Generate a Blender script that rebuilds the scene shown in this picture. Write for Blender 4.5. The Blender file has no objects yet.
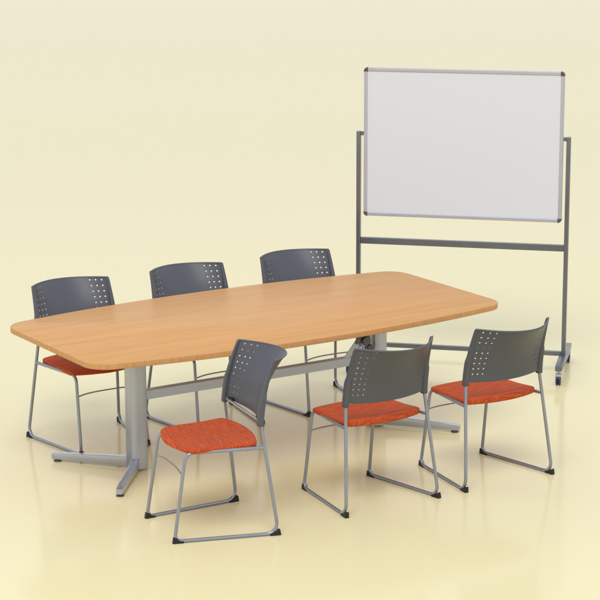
import bpy, bmesh, math, random
from mathutils import Vector as V, Matrix
random.seed(4)
sc = bpy.context.scene
COL = sc.collection
R = math.radians

# ------------------------------------------------------------------ materials
def mat(name, base, rough=.5, metal=0, spec=.5, bump=None, var=None, coat=0):
    """principled; bump=(scale,strength,distance[,stretch]); var=(scale,amount,stretch xyz)"""
    m = bpy.data.materials.new(name); m.use_nodes = True
    nt = m.node_tree; N = nt.nodes; L = nt.links
    p = N['Principled BSDF']
    p.inputs['Base Color'].default_value = (*base, 1)
    p.inputs['Roughness'].default_value = rough
    p.inputs['Metallic'].default_value = metal
    p.inputs['Specular IOR Level'].default_value = spec
    p.inputs['Coat Weight'].default_value = coat
    tc = N.new('ShaderNodeTexCoord')
    def noise(scale, stretch, detail=4):
        mp = N.new('ShaderNodeMapping'); mp.inputs['Scale'].default_value = stretch
        L.new(tc.outputs['Object'], mp.inputs['Vector'])
        n = N.new('ShaderNodeTexNoise'); n.inputs['Scale'].default_value = scale; n.inputs['Detail'].default_value = detail
        L.new(mp.outputs['Vector'], n.inputs['Vector']); return n
    if var:
        n = noise(var[0], var[2] if len(var) > 2 else (1, 1, 1))
        cr = N.new('ShaderNodeValToRGB'); e = cr.color_ramp.elements
        e[0].position = .32; e[1].position = .68
        e[0].color = (*[c*(1-var[1]) for c in base], 1); e[1].color = (*[min(1, c*(1+var[1])) for c in base], 1)
        L.new(n.outputs['Fac'], cr.inputs['Fac']); L.new(cr.outputs['Color'], p.inputs['Base Color'])
    if bump:
        n = noise(bump[0], bump[3] if len(bump) > 3 else (1, 1, 1))
        b = N.new('ShaderNodeBump'); b.inputs['Strength'].default_value = bump[1]; b.inputs['Distance'].default_value = bump[2]
        L.new(n.outputs['Fac'], b.inputs['Height']); L.new(b.outputs['Normal'], p.inputs['Normal'])
    return m

def fabric_mat():
    m = bpy.data.materials.new('orange_fabric'); m.use_nodes = True
    nt = m.node_tree; N = nt.nodes; L = nt.links; p = N['Principled BSDF']
    p.inputs['Roughness'].default_value = .9; p.inputs['Specular IOR Level'].default_value = .15
    p.inputs['Sheen Weight'].default_value = .05; p.inputs['Sheen Roughness'].default_value = .5
    tc = N.new('ShaderNodeTexCoord')
    def nz(stretch, scale, det):
        mp = N.new('ShaderNodeMapping'); mp.inputs['Scale'].default_value = stretch
        L.new(tc.outputs['Object'], mp.inputs['Vector'])
        n = N.new('ShaderNodeTexNoise'); n.inputs['Scale'].default_value = scale; n.inputs['Detail'].default_value = det
        L.new(mp.outputs['Vector'], n.inputs['Vector']); return n
    a = nz((15, 250, 70), 1.0, 4); b = nz((240, 40, 90), 1.0, 2)
    mx = N.new('ShaderNodeMath'); mx.operation = 'MULTIPLY_ADD'; mx.inputs[1].default_value = .25
    L.new(b.outputs['Fac'], mx.inputs[0]); L.new(a.outputs['Fac'], mx.inputs[2])
    cr = N.new('ShaderNodeValToRGB'); e = cr.color_ramp.elements
    e[0].position = .38; e[0].color = (.33, .044, .014, 1)
    e[1].position = .86; e[1].color = (.62, .124, .036, 1)
    k = cr.color_ramp.elements.new(.61); k.color = (.47, .070, .019, 1)
    L.new(mx.outputs[0], cr.inputs['Fac']); L.new(cr.outputs['Color'], p.inputs['Base Color'])
    bp = N.new('ShaderNodeBump'); bp.inputs['Strength'].default_value = .35; bp.inputs['Distance'].default_value = .002
    L.new(mx.outputs[0], bp.inputs['Height']); L.new(bp.outputs['Normal'], p.inputs['Normal'])
    return m

def wood_mat(name, edge=False):
    m = bpy.data.materials.new(name); m.use_nodes = True
    nt = m.node_tree; N = nt.nodes; L = nt.links; p = N['Principled BSDF']
    p.inputs['Roughness'].default_value = .42; p.inputs['Specular IOR Level'].default_value = .22
    tc = N.new('ShaderNodeTexCoord')
    def nz(stretch, scale, det, dist=0):
        mp = N.new('ShaderNodeMapping'); mp.inputs['Scale'].default_value = stretch
        mp.inputs['Location'].default_value = (3.1, 1.7, .4)
        L.new(tc.outputs['Object'], mp.inputs['Vector'])
        n = N.new('ShaderNodeTexNoise'); n.inputs['Scale'].default_value = scale; n.inputs['Detail'].default_value = det
        n.inputs['Distortion'].default_value = dist
        L.new(mp.outputs['Vector'], n.inputs['Vector']); return n
    if edge:
        a = nz((55, 55, 5), 1, 3); b = nz((190, 190, 8), 1, 2); lo, hi = (.49, .255, .098), (.59, .322, .130)
    else:
        a = nz((1.1, 24, 8), 1, 5, .5); b = nz((7, 130, 20), 1, 3); lo, hi = (.575, .285, .095), (.675, .358, .128)
    mx = N.new('ShaderNodeMath'); mx.operation = 'MULTIPLY_ADD'; mx.inputs[1].default_value = .55
    L.new(b.outputs['Fac'], mx.inputs[0]); L.new(a.outputs['Fac'], mx.inputs[2])
    cr = N.new('ShaderNodeValToRGB'); e = cr.color_ramp.elements
    e[0].position = .52; e[0].color = (*lo, 1); e[1].position = 1.0; e[1].color = (*hi, 1)
    L.new(mx.outputs[0], cr.inputs['Fac']); L.new(cr.outputs['Color'], p.inputs['Base Color'])
    return m

M_floor = mat('cream_floor', (.82, .742, .445), .13, 0, .13, bump=(.9, .05, .02))
M_tube = mat('grey_painted_steel', (.29, .313, .395), .27, .65, .5, var=(9, .05), coat=.3)
M_alu = mat('silver_painted_steel', (.44, .475, .575), .3, .55, .5, var=(5, .03), coat=.25)
M_polish = mat('polished_aluminium', (.45, .475, .56), .22, .75, .5, var=(8, .04))
M_beam = mat('beam_silver', (.50, .555, .70), .4, .3, .5, var=(5, .03))
M_plas = mat('charcoal_plastic', (.078, .083, .103), .42, 0, .45, bump=(900, .12, .0006))
M_black = mat('black_rubber', (.012, .012, .014), .5, 0, .4, bump=(300, .1, .0005))
M_fab = fabric_mat()
M_wood = wood_mat('beech_laminate'); M_edge = wood_mat('beech_edge_band', True)
M_board = mat('whiteboard_enamel', (.69, .708, .785), .26, 0, .4, bump=(6, .02, .01))
M_rail = mat('pale_aluminium_rail', (.47, .475, .555), .35, .3, .5, var=(6, .03))
M_cap = mat('dark_grey_cap', (.085, .08, .085), .4, 0, .5, var=(30, .1))
M_stand = mat('grey_stand_steel', (.17, .177, .208), .27, .5, .5, var=(6, .06))
M_navy = mat('navy_caster_wheel', (.012, .022, .075), .35, 0, .5, var=(40, .15))
M_mech = mat('dark_steel_mechanism', (.10, .10, .115), .35, .6, .5, var=(30, .2))

# ------------------------------------------------------------------ helpers
def link(name, bm, m, parent=None, smooth=35, bevel=0):
    me = bpy.data.meshes.new(name)
    bmesh.ops.recalc_face_normals(bm, faces=bm.faces)
    bm.to_mesh(me); bm.free()
    for mm in (m if isinstance(m, (list, tuple)) else [m]): me.materials.append(mm)
    o = bpy.data.objects.new(name, me); COL.objects.link(o)
    if parent: o.parent = parent
    me.polygons.foreach_set('use_smooth', [True]*len(me.polygons))
    if smooth < 180: me.set_sharp_from_angle(angle=R(smooth))
    if bevel:
        b = o.modifiers.new('bevel', 'BEVEL'); b.width = bevel; b.segments = 3; b.limit_method = 'ANGLE'; b.angle_limit = R(40)
        b.harden_normals = True
    return o

def thing(name, label, cat, loc, rz=0, group=None):
    o = bpy.data.objects.new(name, None); COL.objects.link(o)
    o.empty_display_size = .1
    o.location = loc; o.rotation_euler = (0, 0, rz)
    o['label'] = label; o['category'] = cat
    if group: o['group'] = group
    return o

def copy_tree(o, parent=None, skip=()):
    c = o.copy(); COL.objects.link(c)
    if parent: c.parent = parent
    for ch in o.children:
        if ch.name.split('.')[0] not in skip: copy_tree(ch, c, skip)
    return c

def fillet(pts, rad, n=7):
    """round the inner corners of a polyline; rad: one number or a list for the inner corners"""
    pts = [V(p) for p in pts]; out = [pts[0]]
    for i in range(1, len(pts)-1):
        r = rad if not isinstance(rad, (list, tuple)) else rad[i-1]
        a, b, c = pts[i-1], pts[i], pts[i+1]
        d1 = (a-b).normalized(); d2 = (c-b).normalized()
        ang = d1.angle(d2)
        if r <= 0 or ang > math.pi-.02: out.append(b); continue
        t = min(r/math.tan(ang/2), .48*(a-b).length, .48*(c-b).length); r2 = t*math.tan(ang/2)
        cen = b+(d1+d2).normalized()*(r2/math.sin(ang/2))
        p, q = b+d1*t-cen, b+d2*t-cen
        full = p.angle(q); ax = p.cross(q).normalized()
        for k in range(n+1): out.append(cen+Matrix.Rotation(full*k/n, 3, ax) @ p)
    out.append(pts[-1]); return out

def tube(bm, pts, r, seg=14):
    pts = [V(p) for p in pts]; rings = []; nrm = None
    for i, p in enumerate(pts):
        t = (pts[min(i+1, len(pts)-1)]-pts[max(i-1, 0)]).normalized()
        if nrm is None:
            nrm = t.orthogonal().normalized()
        nrm = (nrm-t*nrm.dot(t)).normalized(); bn = t.cross(nrm)
        rings.append([bm.verts.new(p+r*(math.cos(a)*nrm+math.sin(a)*bn)) for a in [2*math.pi*k/seg for k in range(seg)]])
    for a, b in zip(rings, rings[1:]):
        for k in range(seg): bm.faces.new((a[k], a[(k+1) % seg], b[(k+1) % seg], b[k]))
    bm.faces.new(rings[0][::-1]); bm.faces.new(rings[-1])

def box(bm, c, s, rot=None):
    mtx = Matrix.Translation(V(c)) @ (rot.to_4x4() if rot else Matrix()) @ Matrix.Diagonal((*s, 1))
    bmesh.ops.create_cube(bm, size=1, matrix=mtx)

def prism(bm, poly, dirv):
    """extrude a closed 3-D polygon by dirv"""
    a = [bm.verts.new(V(p)) for p in poly]; b = [bm.verts.new(V(p)+V(dirv)) for p in poly]; n = len(a)
    bm.faces.new(a[::-1]); bm.faces.new(b)
    for i in range(n): bm.faces.new((a[i], a[(i+1) % n], b[(i+1) % n], b[i]))

def lathe(bm, prof, mtx=Matrix(), seg=24):
    """prof: (radius, height) list, closed with caps, about local z"""
    rings = []
    for r, h in prof:
        rings.append([bm.verts.new(mtx @ V((r*math.cos(2*math.pi*k/seg), r*math.sin(2*math.pi*k/seg), h))) for k in range(seg)])
    for a, b in zip(rings, rings[1:]):
        for k in range(seg): bm.faces.new((a[k], a[(k+1) % seg], b[(k+1) % seg], b[k]))
    bm.faces.new(rings[0][::-1]); bm.faces.new(rings[-1])

def rings_mesh(bm, rings, cap0=True, cap1=True):
    vr = [[bm.verts.new(V(p)) for p in r] for r in rings]
    n = len(vr[0])
    for a, b in zip(vr, vr[1:]):
        for k in range(n): bm.faces.new((a[k], a[(k+1) % n], b[(k+1) % n], b[k]))
    if cap0: bm.faces.new(vr[0][::-1])
    if cap1: bm.faces.new(vr[-1])
    return vr

def round_poly(pts, rad, n=8):
    """closed 2-D polygon with rounded corners"""
    P = [V((*p, 0)) for p in pts]; out = []
    m = len(P)
    for i in range(m):
        r = rad[i] if isinstance(rad, (list, tuple)) else rad
        seg = fillet([(P[i-1]+P[i])/2 if False else P[i-1], P[i], P[(i+1) % m]], r, n)[1:-1]
        out += [(p.x, p.y) for p in seg]
    return out

# ------------------------------------------------------------------ setting
bm = bmesh.new()
# one sheet, finer towards the middle
fs = [-170, -60, -20, -8, -4, 0, 4, 8, 20, 60, 170]
vs = [[bm.verts.new((x, y, 0)) for x in fs] for y in fs]
for j in range(len(fs)-1):
    for i in range(len(fs)-1): bm.faces.new((vs[j][i], vs[j][i+1], vs[j+1][i+1], vs[j+1][i]))
fl = link('floor', bm, M_floor); fl['kind'] = 'structure'

# ------------------------------------------------------------------ chair
TR = .0085
RF = V((.276, -.259, TR)); FF = V((.199, .231, TR))               # rear and front corner of a sled side (right side)
FT = V((.188, .168, .424)); RJ = V((.2412, -.2020, .424))
SB = V((.2340, -.1900, .53))
def mx(p, s): return V((p[0]*s, p[1], p[2]))

def side_y(z):
    t = max(0, (z-.545)/.284); return -.19-.067*t**1.6
def half_w(z): return .232-.005*(z-.545)/.284
def panel_pt(s, z):
    t = max(-.1, (z-.545)/.284); d = .045+.095*t*abs(t)
    return V((s*half_w(z), side_y(z)-d*(1-s*s), z-.008*(1-s*s)))

def side_loop(sgn):
    bm = bmesh.new()
    top = [V((half_w(z)*.985, side_y(z)+.002, z)) for z in (.665, .64, .60, .565)]
    pts = fillet([mx(p, sgn) for p in top]+[mx(SB, sgn), mx(RF, sgn), mx(FF, sgn), mx(FT, sgn), mx(RJ, sgn)],
                 [.2, .2, .2, .2, .05, .028, .045], 8)
    tube(bm, pts, TR, 16)
    return bm

def glide_bm(cor, along, up, hol):
    """black corner foot filling the outside of the bend of the sled tube"""
    bm = bmesh.new()
    c = V(cor); e1 = (V(along)-c).normalized(); e2 = (V(up)-c).normalized()
    side = e1.cross(e2).normalized()
    o = c-V((0, 0, TR+.0015))-e1*.0105
    e1h = e1
    poly = [o, o+e1h*.052, o+e1h*.052+e2*.010]
    for k in range(0, 7):                                            # hollow inner side following the bend
        th = math.pi/2*k/6
        poly.append(o+e1h*(.050-(.050-hol)*math.sin(th))+e2*(.0115+(.026-.0115)*(1-math.cos(th))))
    poly += [o+e2*.030+e1h*hol*.4, o+e2*.030, o+e2*.006-e1h*.0005]
    prism(bm, [p-side*.0105 for p in poly], side*.021)
    return bm

def seat_bm():
    bm = bmesh.new()
    # outline: waisted sides, bowed front and rear
    pts = []
    fw_, rw_ = .207, .2275
    raw = []
    for k in range(13):
        s = -1+2*k/12; raw.append((s*fw_, .150+.047*(1-s*s)))       # front, left to right
    for k in range(1, 8):
        q = k/8; raw.append((fw_+(rw_-fw_)*q, .150-.322*q))
    for k in range(13):
        s = 1-2*k/12; raw.append((s*rw_, -.172-.045*(1-s*s)))
    for k in range(1, 8):
        q = k/8; raw.append((-(rw_+(fw_-rw_)*q), -.172+.322*q))
    # soften corners by a few averaging passes on a resampled loop
    def resample(p, n):
        P = [V((*a, 0)) for a in p]; P.append(P[0]); Ls = [0]
        for a, b in zip(P, P[1:]): Ls.append(Ls[-1]+(b-a).length)
        out = []; j = 0
        for i in range(n):
            d = Ls[-1]*i/n
            while Ls[j+1] < d: j += 1
            f = (d-Ls[j])/(Ls[j+1]-Ls[j]+1e-12); out.append(P[j].lerp(P[j+1], f))
        return out
    loop = resample(raw, 140)
    for _ in range(3):
        loop = [(loop[i-1]+loop[i]*2+loop[(i+1) % len(loop)])/4 for i in range(len(loop))]
    cen = V((0, -.02, 0))
    def ztop(p):
        z = .447
        if p.y > .08: z -= .017*((p.y-.08)/.12)**2                   # waterfall front
        z += .009*(max(0, -p.y-.05)/.17)                              # rises a little to the rear
        z -= .006*math.exp(-((p.x/.13)**2+((p.y+.04)/.13)**2))        # dished
        return z
    def ring(scale, dz, top=True):
        out = []
        for p in loop:
            q = cen+(p-cen)*scale
            out.append(V((q.x, q.y, (ztop(q) if top else .4195)+dz)))
        return out
    R_ = [ring(.0, -.0, False)] if False else []
    R_ += [ring(.55, 0, False), ring(.93, .0, False), ring(.975, .0015, False), ring(.992, .005, False), ring(1.0, -.009),
           ring(.992, -.0045), ring(.975, -.0015), ring(.95, 0), ring(.88, .001), ring(.75, .001), ring(.6, .001), ring(.42, 0), ring(.25, 0), ring(.1, 0)]
    rings_mesh(bm, R_)
    return bm

def backrest_bm():
    bm = bmesh.new()
    hs = [.66, .77, .88]                                             # hole columns
    hz = [.588+.0285*k for k in range(9)]                            # hole rows
    rx, rz_ = .0038, .0038
    def cells(centers, half, lo, hi, step):
        br = [lo]
        for c in centers:
            a, b = c-half, c+half
            n = max(1, round((a-br[-1])/step))
            s0 = br[-1]
            br += [s0+(a-s0)*k/n for k in range(1, n+1)] if a-s0 > 1e-6 else []
            br.append(b)
        s0 = br[-1]; n = max(1, round((hi-s0)/step)); br += [s0+(hi-s0)*k/n for k in range(1, n+1)]
        return br
    hS = .040; hZ = .0095
    S = cells(sorted([-h for h in hs]+hs), hS, -1, 1, .07)
    Z = cells(hz, hZ, .545, .829, .016)
    vc = {}
    def vert(s, z):
        k = (round(s, 6), round(z, 6))
        if k not in vc: vc[k] = bm.verts.new(panel_pt(s, z))
        return vc[k]
    for i in range(len(S)-1):
        for j in range(len(Z)-1):
            s0, s1, z0, z1 = S[i], S[i+1], Z[j], Z[j+1]; cs, cz = (s0+s1)/2, (z0+z1)/2
            hole = any(abs(abs(cs)-h) < 1e-4 for h in hs) and any(abs(cz-h) < 1e-5 for h in hz)
            if not hole:
                bm.faces.new((vert(s0, z0), vert(s1, z0), vert(s1, z1), vert(s0, z1))); continue
            outer = [vert(s1, z0), vert(s1, z1), vert(s0, z1), vert(s0, z0)]
            inner = []
            for k in range(12):
                a = -math.pi/4+2*math.pi*k/12
                inner.append(bm.verts.new(panel_pt(cs+rx/.2295*math.cos(a), cz+rz_*math.sin(a))))
            for q in range(4):
                o1, o2 = outer[q], outer[(q+1) % 4]
                for k in range(3):
                    a, b = inner[q*3+k], inner[(q*3+k+1) % 12]
                    if k == 0: bm.faces.new((o1, b, a))
                    elif k == 1: bm.faces.new((o1, o2, b, a))
                    else: bm.faces.new((o2, b, a))
    return bm

def sleeve_bm(sgn):
    """thick moulded side: wraps the tube low down and thins out to the top corner"""
    bm = bmesh.new(); rings = []
    zs = [.5265, .529, .56, .60, .64, .655, .662, .669, .676, .683, .70, .73, .76, .79, .815, .827, .830]
    for i, z in enumerate(zs):
        t = (z-.545)/.284
        q = max(0, (z-.676)/.156); e = min(1, max(0, (z-.652)/.032)); e = e*e*(3-2*e)
        hw = .0155*(1-e)+(.0130-.0045*q)*e; df = .017*(1-e)+(.0150-.0095*q)*e; db = .012*(1-e)+(.0095-.0030*q)*e
        if i in (0, len(zs)-1): hw *= .8; df *= .8; db *= .8
        c = V((half_w(z)-.003*e, side_y(z)-.001, z))
        if z < .545: c = V((.2335, -.1895, z))
        prof = round_poly([(-hw, -db), (hw, -db), (hw, df), (-hw, df)], min(hw, df+db)*.5, 4)
        rings.append([V(((c.x+p[0])*sgn, c.y+p[1], z)) for p in prof])
    rings_mesh(bm, rings)
    return bm

GROUP = 'matching stackable chairs set around the table'
def make_chair(label):
    t = thing('stacking_chair', label, 'chair', (0, 0, 0), 0, GROUP)
    for s in (-1, 1):
        fr = link('side_frame', side_loop(s), M_tube, t, 60)
        link('glide', glide_bm(mx(RF, s), mx(FF, s), mx(SB, s), .013), M_black, fr, 50, .002)
        link('glide', glide_bm(mx(FF, s), mx(RF, s), mx(FT, s), .021), M_black, fr, 50, .002)
    # arched rod between the front legs
    bm = bmesh.new(); z0 = .312; k = z0/FT.z; p = FF.lerp(FT, (z0-TR)/(FT.z-TR))
    tube(bm, [V((s*p.x, p.y-.014*(1-s*s), z0+.0115*(1-s**4))) for s in [-1+i/9 for i in range(19)]], .0038, 10)
    link('stretcher', bm, M_tube, t, 60)
    # rail joining the two rear uprights below the backrest
    bm = bmesh.new()
    tube(bm, fillet([(-.232, -.191, .547), (-.11, -.196, .542), (.11, -.196, .542), (.232, -.191, .547)], .12), .0068, 12)
    rail = link('back_rail', bm, M_polish, t, 60)
    # cross rails carrying the seat
    for y in (.10, -.13):
        bm = bmesh.new(); q = (FT.y-y)/(FT.y-RJ.y); xx = FT.lerp(RJ, q).x
        box(bm, (0, y, .4175), (2*xx, .028, .009)); link('seat_support', bm, M_tube, t, 35, .002)
    link('seat', seat_bm(), M_fab, t, 60)
    b = link('backrest', backrest_bm(), M_plas, t, 180)
    so = b.modifiers.new('solid', 'SOLIDIFY'); so.thickness = .0046; so.offset = 0
    bv = b.modifiers.new('edge', 'BEVEL'); bv.width = .0012; bv.segments = 2; bv.limit_method = 'ANGLE'; bv.angle_limit = R(60)
    bm = bmesh.new(); tube(bm, [panel_pt(-1+i/20, .8285)+V((0, -.002, 0)) for i in range(41)], .0054, 10)
    link('rim', bm, M_plas, b, 60)
    for s in (-1, 1):
        link('sleeve', sleeve_bm(s), M_plas, b, 50)
        bm = bmesh.new(); box(bm, (s*.234, -.203, .545), (.014, .010, .022)); link('plug', bm, M_black, b, 35, .002)
        bm = bmesh.new(); box(bm, (s*.176, -.1975, .5515), (.034, .014, .017), Matrix.Rotation(s*.26, 3, 'Z')); link('clip', bm, M_black, b, 35, .003)
    return t

spots = [  # x, y, heading, label
    (-.8912, -.9625, 80.3, 'orange seated chair turned sideways on the near side, facing left'),
    (-.0043, -.9817, .55, 'orange seated chair seen from behind, between the sideways chair and another seen from behind'),
    (.7164, -.9803, .12, 'orange seated chair seen from behind, nearest the whiteboard on the near side'),
    (-.6912, .5824, 179.6, 'far side chair at the left end of the table, its orange seat showing'),
    (.0210, .5707, 178.7, 'middle chair of the three tucked in along the far side of the table'),
    (.7356, .5674, 178.3, 'far side chair closest to the whiteboard, tucked in behind the table'),
]
proto = make_chair(spots[0][3])
for i, (x, y, a, lab) in enumerate(spots):
    o = proto if i == 0 else copy_tree(proto, None, ('plug',) if i in (1, 2) else ())
    o.location = (x, y, .0005); o.rotation_euler = (0, 0, R(a)); o['label'] = lab

# ------------------------------------------------------------------ table
table = thing('conference_table', 'long boat shaped beech top table on two grey columns with splayed feet', 'table', (0, 0, 0))
Lh, We, B, TH, ZT = 1.2427, .506, .128, .028, .730
raw = []
NS = 28
for k in range(NS+1):
    x = -Lh+2*Lh*k/NS; raw.append((x, -(We+B*(1-(x/Lh)**2))))
for k in range(NS+1):
    x = Lh-2*Lh*k/NS; raw.append((x, We+B*(1-(x/Lh)**2)))
rr = [0]*len(raw)
for c in (0, NS, NS+1, 2*NS+1): rr[c] = 1
# rounded corners: replace the corner vertex and its close neighbours by an arc
def corner(sx, sy, rad=.135):
    # tangent of the long side at the corner
    sl = -2*B/Lh
    c = V((sx*Lh, sy*We, 0)); d1 = V((0, -sy, 0)); d2 = V((-sx, sy*(-sl), 0)).normalized()
    return [(p.x, p.y) for p in fillet([c+d1*.5, c, c+d2*.5], rad, 14)[1:-1]]
cut = .165
near = [(x, y) for x, y in raw[:NS+1] if abs(x) < Lh-cut]
far = [(x, y) for x, y in raw[NS+1:] if abs(x) < Lh-cut]
outline = corner(-1, -1)+near+corner(1, -1)[::-1]+corner(1, 1)+far+corner(-1, 1)[::-1]
def off(poly, d):
    P = [V((*p, 0)) for p in poly]; n = len(P); out = []
    for i in range(n):
        t = (P[(i+1) % n]-P[i-1]).normalized(); out.append((P[i].x-t.y*d, P[i].y+t.x*d))
    return out
bm = bmesh.new()
def rg(d, z): return [(x, y, z) for x, y in off(outline, d)]
vr = rings_mesh(bm, [rg(.002, ZT-TH), rg(0, ZT-TH+.002), rg(0, ZT-.0025), rg(.0008, ZT-.0008), rg(.0025, ZT)])
for f in bm.faces:
    zs = [v.co.z for v in f.verts]
    f.material_index = 1 if (min(zs) < ZT-.002 and max(zs) < ZT-.0005 and len(f.verts) == 4) else 0
link('tabletop', bm, [M_wood, M_edge], table, 30)

for s in (-1, 1):
    cx = s*.7487
    bm = bmesh.new()
    prof = round_poly([(-.047, -.056), (.047, -.056), (.047, .056), (-.047, .056)], .034, 8)
    rings_mesh(bm, [[(cx+px*k, py*k, z) for px, py in prof] for z, k in ((.012, .95), (.015, 1), (ZT-TH-.001, 1))])
    col = link('column', bm, M_alu, table, 40)
    bm = bmesh.new(); box(bm, (cx-s*.0492, -.03, .13), (.006, .012, .022)); link('bolt', bm, M_cap, col, 35, .002)
    # plate under the top
    bm = bmesh.new(); box(bm, (cx, 0, ZT-TH-.006), (.12, .62, .010)); link('top_plate', bm, M_beam, table, 35, .002)
    for q in (-1, 1):
        base = V((cx+s*.018, q*.026, 0)); tip = V((s*(.7487+.3013), q*.3719, 0))
        d = (tip-base).normalized(); n = V((-d.y, d.x, 0)); Lg = (tip-base).length
        bm = bmesh.new(); rings = []
        for f in [0, .08, .16, .3, .5, .75, .97, 1.0]:
            zt = .046+.020*max(0, 1-f/.14)**2+.020*(1-f); zb = .0125; w = .0195-.003*f
            if f == 1.0: zt -= .003; zb += .003; w *= .88
            sec = round_poly([(-w, zb), (w, zb), (w, zt), (-w, zt)], .0028, 3)
            rings.append([base+d*(Lg*f)+n*a+V((0, 0, b)) for a, b in sec])
        rings_mesh(bm, rings)
        ft = link('foot', bm, M_polish, table, 40)
        bm = bmesh.new(); g = tip-d*.028
        lathe(bm, [(.007, .014), (.007, .0095), (.018, .008), (.021, .005), (.021, .0005)], Matrix.Translation(g)); link('levelling_glide', bm, M_cap, ft, 40)
bm = bmesh.new(); box(bm, (0, 0, .3925), (2*(.7487-.0475), .044, .049)); link('beam', bm, M_beam, table, 35, .004)
# folding linkage by the column nearest the whiteboard
bm = bmesh.new()
prism(bm, [(.515, -.028, .418), (.545, -.028, .418), (.60, -.028, .44), (.625, -.028, .50), (.672, -.028, .60), (.672, -.028, .695), (.64, -.028, .695), (.60, -.028, .515)], (0, .006, 0))
link('gusset', bm, M_beam, table, 30, .002)
bm = bmesh.new()
box(bm, (.612, -.040, .565), (.030, .014, .15), Matrix.Rotation(.12, 3, 'Y'))
box(bm, (.662, -.040, .53), (.020, .014, .20), Matrix.Rotation(-.12, 3, 'Y'))
lathe(bm, [(.024, -.012), (.026, -.009), (.026, .009), (.024, .012)], Matrix.Translation((.645, -.050, .505)) @ Matrix.Rotation(R(90), 4, 'X'), 20)
lathe(bm, [(.016, -.012), (.018, -.009), (.018, .009), (.016, .012)], Matrix.Translation((.668, -.052, .465)) @ Matrix.Rotation(R(90), 4, 'X'), 20)
link('linkage', bm, M_mech, table, 40, .0015)

# ------------------------------------------------------------------ whiteboard
wb = thing('mobile_whiteboard', 'blank white board in a slim silver frame on a grey wheeled stand', 'whiteboard', (1.8915, .7602, 0), R(-45.1))
PW, BW, b0, b1 = .632, .6005, .9254, 1.8256
bm = bmesh.new(); box(bm, (0, 0, (b0+b1)/2), (2*BW-.03, .012, b1-b0-.03)); link('writing_surface', bm, M_board, wb, 35)
RW = .0215
def rail(name, c, s): bmx = bmesh.new(); box(bmx, c, s); return link(name, bmx, M_rail, wb, 35, .004)
zc = (b0+b1)/2
for z in (b0+RW/2, b1-RW/2): rail('frame_rail', (0, 0, z), (2*BW-2*RW, .022, RW))
for s in (-1, 1): rail('frame_rail', (s*(BW-RW/2), 0, zc), (RW, .022, b1-b0-2*RW))
for sx in (-1, 1):
    for z, sz in ((b0, 1), (b1, -1)):
        bm = bmesh.new(); q = .026
        poly = [(0, 0), (0, q), (-q*.12, q), (-q*.55, q*.86), (-q*.86, q*.55), (-q, q*.12), (-q, 0)]   # outer corner at (-q, q)
        c = (sx*(BW-q+.002), z+sz*(q-.002))
        prism(bm, [(c[0]-sx*a, -.0135, c[1]-sz*b) for a, b in poly], (0, .027, 0))
        link('corner_cap', bm, M_cap, wb, 40, .003)
SQ = .0255
for s in (-1, 1):
    bm = bmesh.new(); box(bm, (s*PW, 0, (1.4406+.118)/2), (SQ, SQ+.01, 1.4406-.118)); link('post', bm, M_stand, wb, 35, .0035)
    bm = bmesh.new(); box(bm, (s*(PW-.0215), 0, 1.4275), (.0165, .024, .024)); link('pivot_arm', bm, M_stand, wb, 35, .003)
    # foot bar with a caster at each end
    bm = bmesh.new(); rings = []
    for y, w, z0, z1 in ((-.300, .018, .087, .115), (-.296, .020, .085, .117), (-.10, .0235, .084, .118), (0, .0245, .084, .118), (.10, .0235, .084, .118), (.296, .020, .085, .117), (.300, .018, .087, .115)):
        sec = round_poly([(-w, z0), (w, z0), (w, z1), (-w, z1)], .004, 3); rings.append([(s*PW+a, y, b) for a, b in sec])
    rings_mesh(bm, rings); link('foot_bar', bm, M_stand, wb, 40)
    for y in (-.275, .275):
        bm = bmesh.new()
        lathe(bm, [(.006, .060), (.006, .081), (.014, .0815), (.014, .087)], Matrix.Translation((s*PW, y, 0)), 16)
        [box(bm, (s*PW+k*.0163, y-.006, .047), (.0022, .016, .034)) for k in (-1, 1)]
        prism(bm, [(s*PW-.0175, y-.026, .052), (s*PW-.0175, y+.010, .052), (s*PW-.0175, y+.014, .062), (s*PW-.0175, y+.006, .070), (s*PW-.0175, y-.016, .070), (s*PW-.0175, y-.027, .062)], (.035, 0, 0))
        c = link('caster', bm, M_rail, wb, 40, .003)
        for q in (-1, 1):
            bm = bmesh.new(); m4 = Matrix.Translation((s*PW+q*.0078, y-.006, .0315)) @ Matrix.Rotation(R(90), 4, 'Y')
            lathe(bm, [(.012, -.0072), (.028, -.0068), (.031, -.0045), (.031, .0045), (.028, .0068), (.012, .0072)], m4, 26)
            link('wheel', bm, M_navy, c, 40)
bm = bmesh.new(); box(bm, (0, 0, .771), (2*PW-SQ-.0005, .024, .040)); link('cross_bar', bm, M_stand, wb, 35, .003)
bm = bmesh.new(); box(bm, (0, 0, .1215), (2*PW-SQ-.0005, .024, .028)); link('lower_bar', bm, M_stand, wb, 35, .003)

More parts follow.
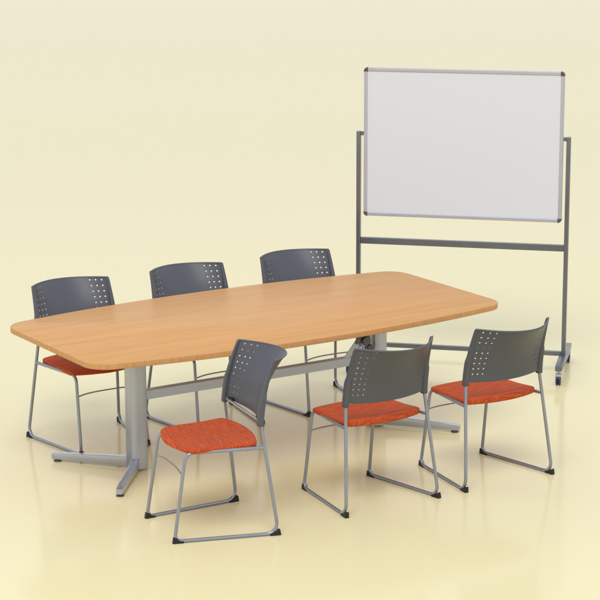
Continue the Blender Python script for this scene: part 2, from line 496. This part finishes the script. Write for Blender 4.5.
# ------------------------------------------------------------------ light
w = bpy.data.worlds.new('World'); sc.world = w; w.use_nodes = True
nt = w.node_tree; bg = nt.nodes['Background']
tc = nt.nodes.new('ShaderNodeTexCoord'); sp = nt.nodes.new('ShaderNodeSeparateXYZ'); cr = nt.nodes.new('ShaderNodeValToRGB')
nt.links.new(tc.outputs['Generated'], sp.inputs['Vector']); nt.links.new(sp.outputs['Z'], cr.inputs['Fac']); nt.links.new(cr.outputs['Color'], bg.inputs['Color'])
e = cr.color_ramp.elements                                            # white studio: bright walls all round, dimmer ceiling
e[0].position = 0; e[0].color = (1.0, .965, .78, 1); e[1].position = .95; e[1].color = (.64, .655, .70, 1)
k = e.new(.14); k.color = (1.03, .995, .87, 1)
k = e.new(.32); k.color = (1.0, 1.03, 1.09, 1)
bg.inputs['Strength'].default_value = 1.0
def area(name, loc, target, size, energy, color):
    l = bpy.data.lights.new(name, 'AREA'); l.shape = 'RECTANGLE'; l.size = size[0]; l.size_y = size[1]; l.energy = energy; l.color = color
    o = bpy.data.objects.new(name, l); COL.objects.link(o); o.location = loc
    o.rotation_euler = (V(target)-V(loc)).to_track_quat('-Z', 'Y').to_euler(); return o
area('softbox', (-8.5, -10.5, 19), (0, 0, .4), (11, 11), 2450, (1, .99, .98))

# ------------------------------------------------------------------ camera
az, el, D, f = R(32.5576), R(12.7728), 11.3738, 2126.4801
px, py, ro = 304.0057, 299.3159, R(-.1391)
fw = V((math.sin(az)*math.cos(el), math.cos(az)*math.cos(el), -math.sin(el)))
r = fw.cross(V((0, 0, 1))).normalized(); u = r.cross(fw)
r, u = math.cos(ro)*r+math.sin(ro)*u, -math.sin(ro)*r+math.cos(ro)*u
cd = bpy.data.cameras.new('camera'); cam = bpy.data.objects.new('camera', cd); COL.objects.link(cam)
loc = V((.2779, 0, .7726))-fw*D
cam.matrix_world = Matrix(((r.x, u.x, -fw.x, loc.x), (r.y, u.y, -fw.y, loc.y), (r.z, u.z, -fw.z, loc.z), (0, 0, 0, 1)))
cd.sensor_width = 36; cd.lens = f*36/600; cd.clip_end = 1000; cd.clip_start = .1
cd.shift_x = -(px-300)/600; cd.shift_y = (py-300)/600
sc.camera = cam
sc.view_settings.view_transform = 'Standard'; sc.view_settings.look = 'None'
sc.view_settings.exposure = 0; sc.view_settings.gamma = 1
